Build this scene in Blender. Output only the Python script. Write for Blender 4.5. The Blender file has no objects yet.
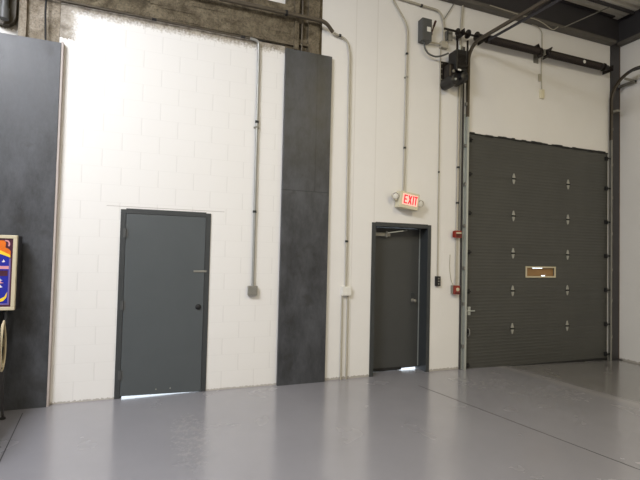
import bpy, bmesh, math, random
from mathutils import Vector, Matrix
random.seed(7)
sc = bpy.context.scene
COL = sc.collection

# ------------------------------------------------------------------ helpers
def S(r, g, b):
    f = lambda c: (c/255/12.92 if c <= 10 else ((c/255+.055)/1.055)**2.4)
    return (f(r), f(g), f(b), 1)

ORIG = {}
def tag(o, label=None, cat=None, group=None, kind=None):
    if label: o['label'] = label
    if cat: o['category'] = cat
    if group: o['group'] = group
    if kind: o['kind'] = kind
    return o

def thing(name, label, cat, loc=(0, 0, 0), group=None, kind=None):
    o = bpy.data.objects.new(name, None)
    COL.objects.link(o); o.location = loc; o.empty_display_size = .1
    ORIG[o.name] = Vector(loc)
    return tag(o, label, cat, group, kind)

class B:
    """collects shapes in world coordinates; build() links them as one mesh object"""
    def __init__(s): s.bm = bmesh.new()
    def box(s, x0, x1, y0, y1, z0, z1, bev=0, rot=None, piv=None):
        bm = s.bm
        vs = [bm.verts.new((x, y, z)) for x in (x0, x1) for y in (y0, y1) for z in (z0, z1)]
        fs = [bm.faces.new([vs[i] for i in q]) for q in ((0,1,3,2),(4,6,7,5),(0,4,5,1),(2,3,7,6),(0,2,6,4),(1,5,7,3))]
        if bev:
            r = bmesh.ops.bevel(bm, geom=list({e for f in fs for e in f.edges}), offset=bev, segments=2, affect='EDGES', profile=.6)
            vs = list({v for f in r['faces'] for v in f.verts} | {v for v in vs if v.is_valid})
        if rot is not None:
            bmesh.ops.rotate(bm, verts=[v for v in vs if v.is_valid], cent=piv or ((x0+x1)/2, (y0+y1)/2, (z0+z1)/2), matrix=rot)
        return s
    def cyl(s, p, q, r, r2=None, n=16):
        p, q = Vector(p), Vector(q); d = q-p
        m = Matrix.Translation((p+q)/2) @ d.to_track_quat('Z', 'Y').to_matrix().to_4x4()
        bmesh.ops.create_cone(s.bm, cap_ends=True, segments=n, radius1=r, radius2=r if r2 is None else r2, depth=d.length, matrix=m)
        return s
    def lathe(s, p, axis, prof, n=20):
        """prof: list of (distance along the axis, radius)"""
        p = Vector(p); a = Vector(axis).normalized(); m = a.to_track_quat('Z', 'Y').to_matrix()
        rings = []
        for t, r in prof:
            rings.append([s.bm.verts.new(p + a*t + m @ Vector((r*math.cos(2*math.pi*k/n), r*math.sin(2*math.pi*k/n), 0))) for k in range(n)])
        for A, C in zip(rings, rings[1:]):
            for k in range(n): s.bm.faces.new((A[k], A[(k+1) % n], C[(k+1) % n], C[k]))
        s.bm.faces.new(rings[0][::-1]); s.bm.faces.new(rings[-1])
        return s
    def tube(s, pts, r, fil=0, n=10, seg=6):
        P = [Vector(p) for p in pts]
        if fil:
            Q = [P[0]]
            for a, b, c in zip(P, P[1:], P[2:]):
                u, v = (a-b), (c-b)
                k = min(fil, u.length*.48, v.length*.48)
                u.normalize(); v.normalize()
                for i in range(seg+1):
                    t = i/seg
                    Q.append((b+u*k)*(1-t)**2 + b*2*t*(1-t) + (b+v*k)*t*t)
            Q.append(P[-1]); P = Q
        ring = []; nrm = None
        for i, p in enumerate(P):
            t = (P[min(i+1, len(P)-1)] - P[max(i-1, 0)]).normalized()
            if nrm is None:
                nrm = t.orthogonal().normalized()
            nrm = (nrm - t*nrm.dot(t)).normalized(); bi = t.cross(nrm)
            ring.append([s.bm.verts.new(p + nrm*r*math.cos(2*math.pi*k/n) + bi*r*math.sin(2*math.pi*k/n)) for k in range(n)])
        for A, C in zip(ring, ring[1:]):
            for k in range(n): s.bm.faces.new((A[k], A[(k+1) % n], C[(k+1) % n], C[k]))
        s.bm.faces.new(ring[0][::-1]); s.bm.faces.new(ring[-1])
        return s
    def sweep(s, pts, prof):
        """sweep a closed profile (u across x, v along the normal in the yz plane) along a path in a plane of constant x"""
        P = [Vector(p) for p in pts]; ring = []
        for i, p in enumerate(P):
            t = (P[min(i+1, len(P)-1)] - P[max(i-1, 0)]); t.x = 0; t.normalize()
            nn = Vector((0, -t.z, t.y))
            ring.append([s.bm.verts.new(p + Vector((u, 0, 0)) + nn*v) for u, v in prof])
        m = len(prof)
        for A, C in zip(ring, ring[1:]):
            for k in range(m): s.bm.faces.new((A[k], A[(k+1) % m], C[(k+1) % m], C[k]))
        s.bm.faces.new(ring[0][::-1]); s.bm.faces.new(ring[-1])
        return s
    def prism(s, poly, y0, y1):
        """polygon in x,z pushed from y0 to y1"""
        a = [s.bm.verts.new((x, y0, z)) for x, z in poly]; b = [s.bm.verts.new((x, y1, z)) for x, z in poly]
        s.bm.faces.new(a); s.bm.faces.new(b[::-1]); n = len(poly)
        for k in range(n): s.bm.faces.new((a[k], b[k], b[(k+1) % n], a[(k+1) % n]))
        return s
    def rot(s, deg, axis, piv):
        bmesh.ops.rotate(s.bm, verts=s.bm.verts[:], cent=piv, matrix=Matrix.Rotation(math.radians(deg), 3, axis)); return s
    def build(s, name, mat, parent=None, smooth=False, origin=None):
        bm = s.bm
        bmesh.ops.recalc_face_normals(bm, faces=bm.faces[:])
        o0 = Vector((0, 0, 0))
        if parent is not None: o0 = ORIG[parent.name]
        elif origin is not None: o0 = Vector(origin)
        bmesh.ops.translate(bm, verts=bm.verts[:], vec=-o0)
        me = bpy.data.meshes.new(name); bm.to_mesh(me); bm.free()
        for m in (mat if isinstance(mat, list) else [mat]): me.materials.append(m)
        if smooth:
            for p in me.polygons: p.use_smooth = True
            try: me.set_sharp_from_angle(angle=math.radians(40))
            except Exception: pass
        o = bpy.data.objects.new(name, me); COL.objects.link(o)
        if parent is not None:
            o.parent = parent; ORIG[o.name] = o0
        else:
            o.location = o0; ORIG[o.name] = o0
        return o

def copy_tree(o, loc):
    c = o.copy(); COL.objects.link(c); c.location = loc
    for ch in [x for x in bpy.data.objects if x.parent == o]:
        d = ch.copy(); COL.objects.link(d); d.parent = c
    return c

# ------------------------------------------------------------------ materials
def new_mat(name):
    m = bpy.data.materials.new(name); m.use_nodes = True
    nt = m.node_tree; return m, nt, nt.nodes['Principled BSDF']

def N(nt, t, **kw):
    n = nt.nodes.new(t)
    for k, v in kw.items():
        if k in ('inp',):
            for a, b in v.items(): n.inputs[a].default_value = b
        else: setattr(n, k, v)
    return n

def paint(name, col, rough=.5, metal=0, var=.12, scale=6, bump=.0, spec=.5, bscale=60):
    """a plain coat with slight mottling"""
    m, nt, b = new_mat(name); L = nt.links.new
    tc = N(nt, 'ShaderNodeTexCoord')
    nz = N(nt, 'ShaderNodeTexNoise', inp={'Scale': scale, 'Detail': 6, 'Roughness': .6})
    L(tc.outputs['Object'], nz.inputs['Vector'])
    mix = N(nt, 'ShaderNodeMix', data_type='RGBA')
    mix.inputs['A'].default_value = tuple(c*(1-var) for c in col[:3])+(1,)
    mix.inputs['B'].default_value = tuple(min(1, c*(1+var)) for c in col[:3])+(1,)
    L(nz.outputs['Fac'], mix.inputs['Factor']); L(mix.outputs['Result'], b.inputs['Base Color'])
    b.inputs['Roughness'].default_value = rough; b.inputs['Metallic'].default_value = metal
    b.inputs['Specular IOR Level'].default_value = spec
    if bump:
        n2 = N(nt, 'ShaderNodeTexNoise', inp={'Scale': bscale, 'Detail': 4})
        L(tc.outputs['Object'], n2.inputs['Vector'])
        bp = N(nt, 'ShaderNodeBump', inp={'Strength': bump, 'Distance': .01})
        L(n2.outputs['Fac'], bp.inputs['Height']); L(bp.outputs['Normal'], b.inputs['Normal'])
    return m

def math_(nt, op, a, b=None, c=None):
    n = nt.nodes.new('ShaderNodeMath'); n.operation = op
    for i, v in enumerate((a, b, c)):
        if v is None: continue
        if isinstance(v, (int, float)): n.inputs[i].default_value = v
        else: nt.links.new(v, n.inputs[i])
    return n.outputs[0]

def ramp(nt, fac, stops):
    r = nt.nodes.new('ShaderNodeValToRGB'); e = r.color_ramp.elements
    while len(e) < len(stops): e.new(.5)
    for k, (p, c) in enumerate(stops):
        e[k].position = p; e[k].color = c if len(c) == 4 else tuple(c)+(1,)
    nt.links.new(fac, r.inputs[0]); return r.outputs[0]

def mixc(nt, f, a, b):
    n = nt.nodes.new('ShaderNodeMix'); n.data_type = 'RGBA'
    for k, v in (('Factor', f), ('A', a), ('B', b)):
        if isinstance(v, (int, float, tuple)): n.inputs[k].default_value = v
        else: nt.links.new(v, n.inputs[k])
    return n.outputs['Result']

WHITE = (.80, .785, .755, 1)
CONC_D, CONC_L = S(92, 82, 64), S(150, 141, 126)

def block_wall_mat():
    m, nt, b = new_mat('painted_block'); L = nt.links.new
    tc = N(nt, 'ShaderNodeTexCoord'); sp = N(nt, 'ShaderNodeSeparateXYZ'); L(tc.outputs['Object'], sp.inputs[0])
    x, z = sp.outputs['X'], sp.outputs['Z']
    xx = math_(nt, 'ADD', x, -.0058+.4064*30); zz = math_(nt, 'ADD', z, -.0242+.4064*2)
    row = math_(nt, 'FLOOR', math_(nt, 'DIVIDE', zz, .2032))
    par = math_(nt, 'MODULO', row, 2)
    fx = math_(nt, 'FRACT', math_(nt, 'DIVIDE', math_(nt, 'MULTIPLY_ADD', par, .2032, xx), .4064))
    fz = math_(nt, 'FRACT', math_(nt, 'DIVIDE', zz, .2032))
    def near(fr, wdt):
        d = math_(nt, 'SUBTRACT', .5, math_(nt, 'ABSOLUTE', math_(nt, 'SUBTRACT', fr, .5)))
        cl = N(nt, 'ShaderNodeClamp'); L(math_(nt, 'SUBTRACT', 1.0, math_(nt, 'DIVIDE', d, wdt)), cl.inputs[0]); return cl.outputs[0]
    vj, hj = near(fx, .018), near(fz, .030)
    joint = math_(nt, 'MAXIMUM', vj, math_(nt, 'MULTIPLY', hj, .35))
    paintc = mixc(nt, math_(nt, 'MULTIPLY', joint, .16), WHITE, S(120, 115, 110))
    nz = N(nt, 'ShaderNodeTexNoise', inp={'Scale': 9, 'Detail': 8, 'Roughness': .7}); L(tc.outputs['Object'], nz.inputs['Vector'])
    n2 = N(nt, 'ShaderNodeTexNoise', inp={'Scale': 40, 'Detail': 5}); L(tc.outputs['Object'], n2.inputs['Vector'])
    conc = mixc(nt, ramp(nt, nz.outputs['Fac'], [(.36, (0, 0, 0)), (.62, (1, 1, 1))]), S(104, 93, 76), S(196, 188, 174))
    conc = mixc(nt, math_(nt, 'MULTIPLY', n2.outputs['Fac'], .5), conc, S(120, 110, 96))
    # where the white paint stops: a ragged sprayed edge, lower over the left pilaster
    wob = math_(nt, 'MULTIPLY_ADD', nz.outputs['Fac'], .16, -.08)
    wob = math_(nt, 'MULTIPLY_ADD', n2.outputs['Fac'], .14, math_(nt, 'ADD', wob, -.07))
    top = math_(nt, 'MULTIPLY_ADD', math_(nt, 'ADD', math_(nt, 'ADD', z, wob), -4.385), 14, .5)
    lef = math_(nt, 'MULTIPLY_ADD', math_(nt, 'ADD', math_(nt, 'MULTIPLY', x, -1), wob), 14, -.94*14+.5)
    hi = math_(nt, 'GREATER_THAN', math_(nt, 'ADD', z, math_(nt, 'MULTIPLY', wob, .4)), 4.07)
    lefc = N(nt, 'ShaderNodeClamp'); L(lef, lefc.inputs[0])
    topc = N(nt, 'ShaderNodeClamp'); L(top, topc.inputs[0])
    f = math_(nt, 'MAXIMUM', topc.outputs[0], math_(nt, 'MULTIPLY', lefc.outputs[0], hi))
    c = mixc(nt, f, paintc, conc)
    # hairline crack along the lintel over the door
    ln = math_(nt, 'MULTIPLY', math_(nt, 'LESS_THAN', math_(nt, 'ABSOLUTE', math_(nt, 'ADD', z, -2.218)), .004),
               math_(nt, 'LESS_THAN', math_(nt, 'ABSOLUTE', math_(nt, 'ADD', x, -.13)), .67))
    c = mixc(nt, math_(nt, 'MULTIPLY', ln, .45), c, S(120, 110, 100))
    # scuffs along the foot of the wall
    ft = math_(nt, 'MULTIPLY', math_(nt, 'LESS_THAN', math_(nt, 'MULTIPLY_ADD', n2.outputs['Fac'], -.05, z), -.005), .55)
    c = mixc(nt, ft, c, S(120, 108, 90))
    L(c, b.inputs['Base Color']); b.inputs['Roughness'].default_value = .55
    bp = N(nt, 'ShaderNodeBump', inp={'Strength': .3, 'Distance': .004}); inv = math_(nt, 'SUBTRACT', 1.0, joint)
    L(math_(nt, 'MULTIPLY_ADD', n2.outputs['Fac'], .15, inv), bp.inputs['Height']); L(bp.outputs['Normal'], b.inputs['Normal'])
    return m

def plain_wall_mat(name, seams=(), foot=0):
    m, nt, b = new_mat(name); L = nt.links.new
    tc = N(nt, 'ShaderNodeTexCoord'); sp = N(nt, 'ShaderNodeSeparateXYZ'); L(tc.outputs['Object'], sp.inputs[0])
    nz = N(nt, 'ShaderNodeTexNoise', inp={'Scale': 1.3, 'Detail': 7, 'Roughness': .65}); L(tc.outputs['Object'], nz.inputs['Vector'])
    n2 = N(nt, 'ShaderNodeTexNoise', inp={'Scale': 30, 'Detail': 6}); L(tc.outputs['Object'], n2.inputs['Vector'])
    c = mixc(nt, nz.outputs['Fac'], tuple(v*.93 for v in WHITE[:3])+(1,), tuple(min(1, v*1.03) for v in WHITE[:3])+(1,))
    for sx in seams:
        f = math_(nt, 'LESS_THAN', math_(nt, 'ABSOLUTE', math_(nt, 'ADD', sp.outputs['X'], -sx)), .008)
        c = mixc(nt, math_(nt, 'MULTIPLY', f, .15), c, S(150, 142, 125))
    ft = math_(nt, 'MULTIPLY', math_(nt, 'LESS_THAN', math_(nt, 'MULTIPLY_ADD', n2.outputs['Fac'], -.07, sp.outputs['Z']), foot-.005), .6)
    c = mixc(nt, ft, c, S(110, 98, 80))
    L(c, b.inputs['Base Color']); b.inputs['Roughness'].default_value = .5
    bp = N(nt, 'ShaderNodeBump', inp={'Strength': .25, 'Distance': .004}); L(n2.outputs['Fac'], bp.inputs['Height']); L(bp.outputs['Normal'], b.inputs['Normal'])
    return m

def grey_panel_mat(name, seam=None):
    m, nt, b = new_mat(name); L = nt.links.new
    tc = N(nt, 'ShaderNodeTexCoord')
    mp = N(nt, 'ShaderNodeMapping'); mp.inputs['Scale'].default_value = (1, 1, .45); L(tc.outputs['Object'], mp.inputs['Vector'])
    nz = N(nt, 'ShaderNodeTexNoise', inp={'Scale': 3.2, 'Detail': 12, 'Roughness': .78}); L(mp.outputs[0], nz.inputs['Vector'])
    n2 = N(nt, 'ShaderNodeTexNoise', inp={'Scale': 5, 'Detail': 3, 'Distortion': .6}); L(tc.outputs['Object'], n2.inputs['Vector'])
    c = mixc(nt, ramp(nt, nz.outputs['Fac'], [(.33, (0, 0, 0)), (.67, (1, 1, 1))]), S(42, 43, 45), S(80, 82, 86))
    st = ramp(nt, n2.outputs['Fac'], [(.60, (0, 0, 0)), (.72, (1, 1, 1))])
    c = mixc(nt, math_(nt, 'MULTIPLY', st, .5), c, S(44, 43, 42))
    if seam:
        sp = N(nt, 'ShaderNodeSeparateXYZ'); L(tc.outputs['Object'], sp.inputs[0])
        f = math_(nt, 'LESS_THAN', math_(nt, 'ABSOLUTE', math_(nt, 'ADD', sp.outputs['Z'], -seam[1])), .006)
        g = math_(nt, 'MULTIPLY', math_(nt, 'LESS_THAN', math_(nt, 'ABSOLUTE', math_(nt, 'ADD', sp.outputs['X'], -seam[0])), .005), math_(nt, 'GREATER_THAN', sp.outputs['Z'], seam[1]))
        c = mixc(nt, math_(nt, 'MULTIPLY', math_(nt, 'MAXIMUM', f, g), .6), c, S(35, 35, 35))
    L(c, b.inputs['Base Color'])
    L(ramp(nt, nz.outputs['Fac'], [(.3, (.38,)*3), (.7, (.55,)*3)]), b.inputs['Roughness'])
    return m

def floor_mat():
    m, nt, b = new_mat('epoxy_floor'); L = nt.links.new
    tc = N(nt, 'ShaderNodeTexCoord'); sp = N(nt, 'ShaderNodeSeparateXYZ'); L(tc.outputs['Object'], sp.inputs[0])
    x, y = sp.outputs['X'], sp.outputs['Y']
    nz = N(nt, 'ShaderNodeTexNoise', inp={'Scale': .9, 'Detail': 7, 'Roughness': .6}); L(tc.outputs['Object'], nz.inputs['Vector'])
    n2 = N(nt, 'ShaderNodeTexNoise', inp={'Scale': 16, 'Detail': 6, 'Roughness': .75}); L(tc.outputs['Object'], n2.inputs['Vector'])
    n3 = N(nt, 'ShaderNodeTexNoise', inp={'Scale': 2.2, 'Detail': 5, 'Distortion': .5}); L(tc.outputs['Object'], n3.inputs['Vector'])
    c = mixc(nt, nz.outputs['Fac'], S(131, 130, 136), S(151, 150, 155))
    # pale marks: painted reflection sparkle on the worn patch before the left door, and tyre scrapes before the roll-up door
    def blob(cx, cy, rx, ry):
        d = math_(nt, 'ADD', math_(nt, 'POWER', math_(nt, 'DIVIDE', math_(nt, 'ADD', x, -cx), rx), 2), math_(nt, 'POWER', math_(nt, 'DIVIDE', math_(nt, 'ADD', y, -cy), ry), 2))
        cl = N(nt, 'ShaderNodeClamp'); L(math_(nt, 'SUBTRACT', 1.0, d), cl.inputs[0]); return cl.outputs[0]
    spk = ramp(nt, n2.outputs['Fac'], [(.50, (0, 0, 0)), (.64, (1, 1, 1))])
    w = math_(nt, 'MULTIPLY', math_(nt, 'MAXIMUM', blob(.36, -1.30, .20, .70), math_(nt, 'MULTIPLY', math_(nt, 'MAXIMUM', blob(4.3, -.75, .5, .28), blob(4.9, -1.35, .5, .4)), .35)), spk)
    c = mixc(nt, math_(nt, 'MULTIPLY', w, .28), c, S(205, 198, 185))
    # separate slab along the right, darkened with the roll-up door's reflection, and a pale worn stripe beside it
    edge = math_(nt, 'ADD', x, math_(nt, 'MULTIPLY_ADD', y, .17, math_(nt, 'MULTIPLY_ADD', nz.outputs['Fac'], .25, -.12)))
    sl = N(nt, 'ShaderNodeClamp'); L(math_(nt, 'MULTIPLY', math_(nt, 'ADD', edge, -5.25), 5), sl.inputs[0])
    c = mixc(nt, math_(nt, 'MULTIPLY', sl.outputs[0], .75), c, mixc(nt, n3.outputs['Fac'], S(98, 95, 91), S(132, 129, 124)))
    st = ramp(nt, math_(nt, 'ABSOLUTE', math_(nt, 'ADD', edge, -5.22)), [(0, (1, 1, 1)), (.14, (0, 0, 0))])
    c = mixc(nt, math_(nt, 'MULTIPLY', st, .22), c, S(196, 190, 180))
    L(c, b.inputs['Base Color'])
    r = math_(nt, 'MULTIPLY_ADD', n3.outputs['Fac'], .16, .17)
    r = math_(nt, 'MULTIPLY_ADD', w, .25, r)
    L(r, b.inputs['Roughness'])
    b.inputs['Specular IOR Level'].default_value = .6
    b.inputs['Coat Weight'].default_value = .7; b.inputs['Coat Roughness'].default_value = .16
    return m

def section_mat():
    """ribbed sheet steel of the sectional door"""
    m, nt, b = new_mat('door_sheet_steel'); L = nt.links.new
    tc = N(nt, 'ShaderNodeTexCoord'); sp = N(nt, 'ShaderNodeSeparateXYZ'); L(tc.outputs['Object'], sp.inputs[0])
    nz = N(nt, 'ShaderNodeTexNoise', inp={'Scale': 1.5, 'Detail': 8, 'Roughness': .65}); L(tc.outputs['Object'], nz.inputs['Vector'])
    c = mixc(nt, nz.outputs['Fac'], S(60, 60, 57), S(78, 78, 73)); L(c, b.inputs['Base Color'])
    b.inputs['Roughness'].default_value = .5
    s = math_(nt, 'SINE', math_(nt, 'MULTIPLY', sp.outputs['Z'], 2*math.pi/.1017))
    bp = N(nt, 'ShaderNodeBump', inp={'Strength': .35, 'Distance': .006}); L(math_(nt, 'POWER', math_(nt, 'ABSOLUTE', s), 6), bp.inputs['Height']); L(bp.outputs['Normal'], b.inputs['Normal'])
    return m

def emit(name, col, st):
    m, nt, b = new_mat(name); b.inputs['Base Color'].default_value = col
    b.inputs['Emission Color'].default_value = col; b.inputs['Emission Strength'].default_value = st; b.inputs['Roughness'].default_value = .4
    return m

def concrete(name, dark, light):
    m, nt, b = new_mat(name); L = nt.links.new
    tc = N(nt, 'ShaderNodeTexCoord')
    n1 = N(nt, 'ShaderNodeTexNoise', inp={'Scale': 5, 'Detail': 8, 'Roughness': .7, 'Distortion': .4}); L(tc.outputs['Object'], n1.inputs['Vector'])
    n2 = N(nt, 'ShaderNodeTexNoise', inp={'Scale': 45, 'Detail': 4, 'Roughness': .7}); L(tc.outputs['Object'], n2.inputs['Vector'])
    c = mixc(nt, ramp(nt, n1.outputs['Fac'], [(.36, (0, 0, 0)), (.62, (1, 1, 1))]), dark, light)
    c = mixc(nt, math_(nt, 'MULTIPLY', ramp(nt, n2.outputs['Fac'], [(.48, (0, 0, 0)), (.62, (1, 1, 1))]), .45), c, tuple(v*.45 for v in dark[:3])+(1,))
    L(c, b.inputs['Base Color']); b.inputs['Roughness'].default_value = .92
    bp = N(nt, 'ShaderNodeBump', inp={'Strength': 1, 'Distance': .03}); L(math_(nt, 'MULTIPLY_ADD', n2.outputs['Fac'], .5, n1.outputs['Fac']), bp.inputs['Height']); L(bp.outputs['Normal'], b.inputs['Normal'])
    return m

M = dict(
    block=block_wall_mat(), wall=plain_wall_mat('painted_wall', (2.57, 2.91)), sidewall=plain_wall_mat('side_wall_paint'), rightwall=plain_wall_mat('right_wall_paint', (), -.075),
    floor=floor_mat(), sheet=section_mat(), panel=grey_panel_mat('grey_panel'), panel2=grey_panel_mat('grey_panel_seamed', (1.98, 2.55)),
    shaded_edge=paint('shaded_white_edge', S(180, 170, 164), .6, var=.15, scale=10),  # white pilaster side with its shade put into the colour
    conc=concrete('raw_concrete', S(120, 108, 90), S(172, 162, 146)),
    concdark=concrete('sooty_concrete', S(72, 63, 46), S(128, 117, 96)),
    door=paint('grey_door_paint', S(78, 83, 85), .42, var=.10, scale=3, bump=.05),
    frame=paint('dark_frame_paint', S(56, 59, 60), .45, var=.15, scale=8, bump=.1),
    door2=paint('exit_door_paint', S(66, 67, 66), .42, var=.10, scale=3, bump=.05),
    steel=paint('dark_steel_paint', S(56, 54, 56), .5, var=.2, scale=5, bump=.1),
    flange=paint('lit_flange_paint', S(92, 88, 82), .6, var=.2, scale=5),  # lighter than the web: floor bounce light put into the colour
    galv=paint('galvanised_steel', S(190, 194, 188), .38, metal=.55, var=.12, scale=14),
    galvd=paint('dull_galvanised_steel', S(140, 138, 130), .5, metal=.4, var=.2, scale=14),
    condw=paint('overpainted_conduit', S(172, 166, 150), .5, var=.12, scale=10),
    browntrack=paint('grimy_track_steel', S(92, 84, 72), .5, metal=.4, var=.25, scale=10),
    black=paint('black_enamel', S(26, 25, 25), .42, var=.2, scale=8),
    spring=paint('rusty_spring_steel', S(36, 26, 22), .55, metal=.2, var=.35, scale=9),
    blackm=paint('oily_black_steel', S(34, 28, 25), .4, metal=.3, var=.3, scale=12),
    darkbox=paint('grey_switch_box', S(78, 79, 78), .45, var=.1, scale=8),
    white=paint('white_plastic', S(226, 224, 216), .4, var=.04),
    cream=paint('cream_plastic', S(200, 189, 160), .42, var=.06, scale=10),
    signbody=paint('beige_sign_plastic', S(214, 206, 178), .4, var=.05),
    chrome=paint('chrome', S(215, 212, 205), .16, metal=.9, var=.05),
    conduit=paint('zinc_conduit', S(158, 159, 156), .42, metal=.35, var=.12, scale=14),
    hinge=paint('zinc_hinge', S(168, 167, 158), .4, metal=.25, var=.1, scale=40),
    red=paint('red_alarm_plastic', S(138, 48, 36), .38, var=.1, scale=20),
    lever=paint('dark_red_lever', S(62, 32, 28), .4, var=.1),
    board=paint('brown_board', S(150, 116, 74), .55, var=.08, scale=12),
    deck=paint('galvanised_roof_deck', S(226, 222, 210), .5, metal=.1, var=.15, scale=4),
    rubber=paint('black_rubber', S(24, 24, 24), .7, var=.1),
    rust=paint('rusty_edge', S(104, 84, 68), .8, var=.4, scale=20, bump=.4),
    cord=paint('cream_cord', S(206, 192, 160), .5, var=.08, scale=30),
    blue=paint('deep_blue_print', S(36, 42, 150), .25, var=.2, scale=12),
    orange=paint('orange_print', S(222, 112, 34), .25, var=.25, scale=14),
    yellow=paint('yellow_print', S(242, 206, 60), .25, var=.08),
    pink=paint('pink_print', S(214, 150, 158), .25, var=.12, scale=20),
    redp=paint('red_print', S(196, 52, 44), .25, var=.12),
    purple=paint('purple_print', S(116, 100, 158), .25, var=.08),
    maroon=paint('maroon_print', S(72, 34, 52), .3, var=.1),
    lightp=paint('pale_print', S(232, 226, 222), .25, var=.05),
    cab=paint('black_cabinet_paint', S(38, 36, 38), .4, var=.2),
    ext=paint('outside_concrete', S(196, 198, 200), .8, var=.05),
    signlit=emit('lit_sign_face', S(255, 176, 162), .75), signred=emit('lit_sign_letters', S(232, 26, 44), .7),
)

# ------------------------------------------------------------------ room
H_ROOF = 6.175
def cells(b, x0, x1, z0, z1, y0, y1, holes):
    xs = sorted({x0, x1, *[h[0] for h in holes], *[h[1] for h in holes]})
    for a, c in zip(xs, xs[1:]):
        hs = [h for h in holes if h[0] <= a+1e-6 and h[1] >= c-1e-6]
        z = z0
        for h in sorted(hs, key=lambda h: h[2]):
            if h[2] > z: b.box(a, c, y0, y1, z, h[2])
            z = h[3]
        if z < z1: b.box(a, c, y0, y1, z, z1)
    return b

D1 = (-.376, .623, 2.185); D2 = (2.885, 3.862, 2.185); OD = (4.50, 7.65, 3.66)
FZ = lambda x: 0 if x < 4.4 else -.078*(x-4.4)/3.6
# floor: level, falling gently to the right-hand corner
bm = bmesh.new()
xs, ys = (-9, -1.2, 4.4, 8.2), (.32, -14)
g = [[bm.verts.new((x, y, FZ(x))) for y in ys] for x in xs]
for i in range(3): bm.faces.new((g[i][0], g[i][1], g[i+1][1], g[i+1][0]))
fb = B(); fb.bm.free(); fb.bm = bm
r = bmesh.ops.extrude_face_region(bm, geom=bm.faces[:])
bmesh.ops.translate(bm, verts=[v for v in r['geom'] if isinstance(v, bmesh.types.BMVert)], vec=(0, 0, -.25))
floor = tag(fb.build('floor', M['floor']), 'glossy grey epoxy floor', 'floor', kind='structure')
# saw cuts in the floor
b = B(); b.box(-.004, .004, -3.1, 0, -.002, .0006)
def cut(p, q, w):
    b = B(); p, q = Vector(p), Vector(q); d = (q-p).normalized(); n = Vector((-d.y, d.x))*w/2
    vs = [b.bm.verts.new((c.x, c.y, z)) for z in (-.004, .0008) for c in (p-n, p+n, q+n, q-n)]
    for f in ((0,1,2,3),(4,7,6,5),(0,4,5,1),(1,5,6,2),(2,6,7,3),(3,7,4,0)): b.bm.faces.new([vs[k] for k in f])
    return b
b.bm.free()
for p, q, w in (((3.33, -.55), (4.25, -5.4), .009), ((-1.23, -.2), (-1.02, -2.2), .008)):
    cut(p, q, w).build('saw_cut', M['rubber'], floor)

tag(cells(B(), -1.9, 1.53, -.1, 4.47, 0, .28, [(D1[0], D1[1], -.1, D1[2])]).build('wall_back', M['block']),
    'white painted concrete block wall around the left grey door', 'wall', kind='structure')
tag(cells(B(), 2.05, 8.05, -.15, 6.4, 0, .28, [(D2[0], D2[1], -.15, D2[2]), (OD[0], OD[1], -.15, OD[2])]).build('wall_back', M['wall']),
    'smooth off-white wall around the exit door and the roll-up door', 'wall', kind='structure')
tag(B().box(-9, -1.9, 0, .28, -.1, 6.4).box(-1.9, 1.66, .05, .28, 5.02, 6.4).build('wall_back', M['sidewall']),
    'off-white wall above the concrete beam and beyond the left pilaster', 'wall', kind='structure')
tag(B().box(7.96, 8.2, -14, .28, -.15, 6.4).build('wall_right', M['rightwall']), 'off-white side wall right of the roll-up door', 'wall', kind='structure')
tag(B().box(-9.2, -9, -14, .28, -.1, 6.4).build('wall_left', M['sidewall']), 'off-white far left wall of the hall', 'wall', kind='structure')
tag(B().box(-9.2, 8.2, -14.2, -14, -.15, 6.4).build('wall_front', M['sidewall']), 'off-white wall behind the viewer', 'wall', kind='structure')
tag(B().box(-30, 30, .33, 30, -.3, -.012).build('pavement', M['ext']), 'sunlit concrete outside under the doors', 'ground', kind='structure')

# roof deck: corrugated sheet, ribs running along the back wall
b = B(); prof = []
y = .28
while y > -14.2:
    prof += [(y, 0), (y-.06, 0), (y-.075, .06), (y-.135, .06)]; y -= .15
lo = [[b.bm.verts.new((x, yy, H_ROOF+zz)) for yy, zz in prof] for x in (-9.2, 8.2)]
hi = [[b.bm.verts.new((x, yy, H_ROOF+.16)) for yy, zz in prof] for x in (-9.2, 8.2)]
for k in range(len(prof)-1):
    b.bm.faces.new((lo[0][k], lo[0][k+1], lo[1][k+1], lo[1][k])); b.bm.faces.new((hi[0][k], hi[1][k], hi[1][k+1], hi[0][k+1]))
tag(b.build('ceiling', M['deck']), 'corrugated metal roof deck', 'ceiling', kind='structure')

def ibeam(b, x0, x1, y0, y1, z0, z1, along):
    t = .022
    if along == 'x':
        b.box(x0, x1, y0, y1, z0, z0+t).box(x0, x1, y0, y1, z1-t, z1).box(x0, x1, (y0+y1)/2-.01, (y0+y1)/2+.01, z0+t, z1-t)
    else:
        b.box(x0, x1, y0, y1, z0, z0+t).box(x0, x1, y0, y1, z1-t, z1).box((x0+x1)/2-.01, (x0+x1)/2+.01, y0, y1, z0+t, z1-t)
    return b
t = thing('steel_beam', 'dark steel beam along the top of the back wall', 'beam', (5, -.1, 5.66), kind='structure')
B().box(2.06, 7.70, -.115, -.002, 5.655, 5.677).box(2.06, 7.70, -.12, -.112, 5.655, 5.715).build('bottom_flange', M['flange'], t)
B().box(2.06, 7.70, -.05, -.03, 5.677, 6.153).build('web', M['steel'], t)
B().box(2.06, 7.70, -.10, -.002, 6.153, 6.173).build('top_flange', M['steel'], t)
t = thing('steel_beam', 'dark steel beam along the top of the right side wall', 'beam', (7.9, -3, 5.68), kind='structure')
B().box(7.86, 7.958, -13.9, -.026, 5.68, 5.70).box(7.855, 7.863, -13.9, -.026, 5.68, 5.74).build('bottom_flange', M['flange'], t)
B().box(7.90, 7.92, -13.9, -.026, 5.70, 6.153).build('web', M['steel'], t)
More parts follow.
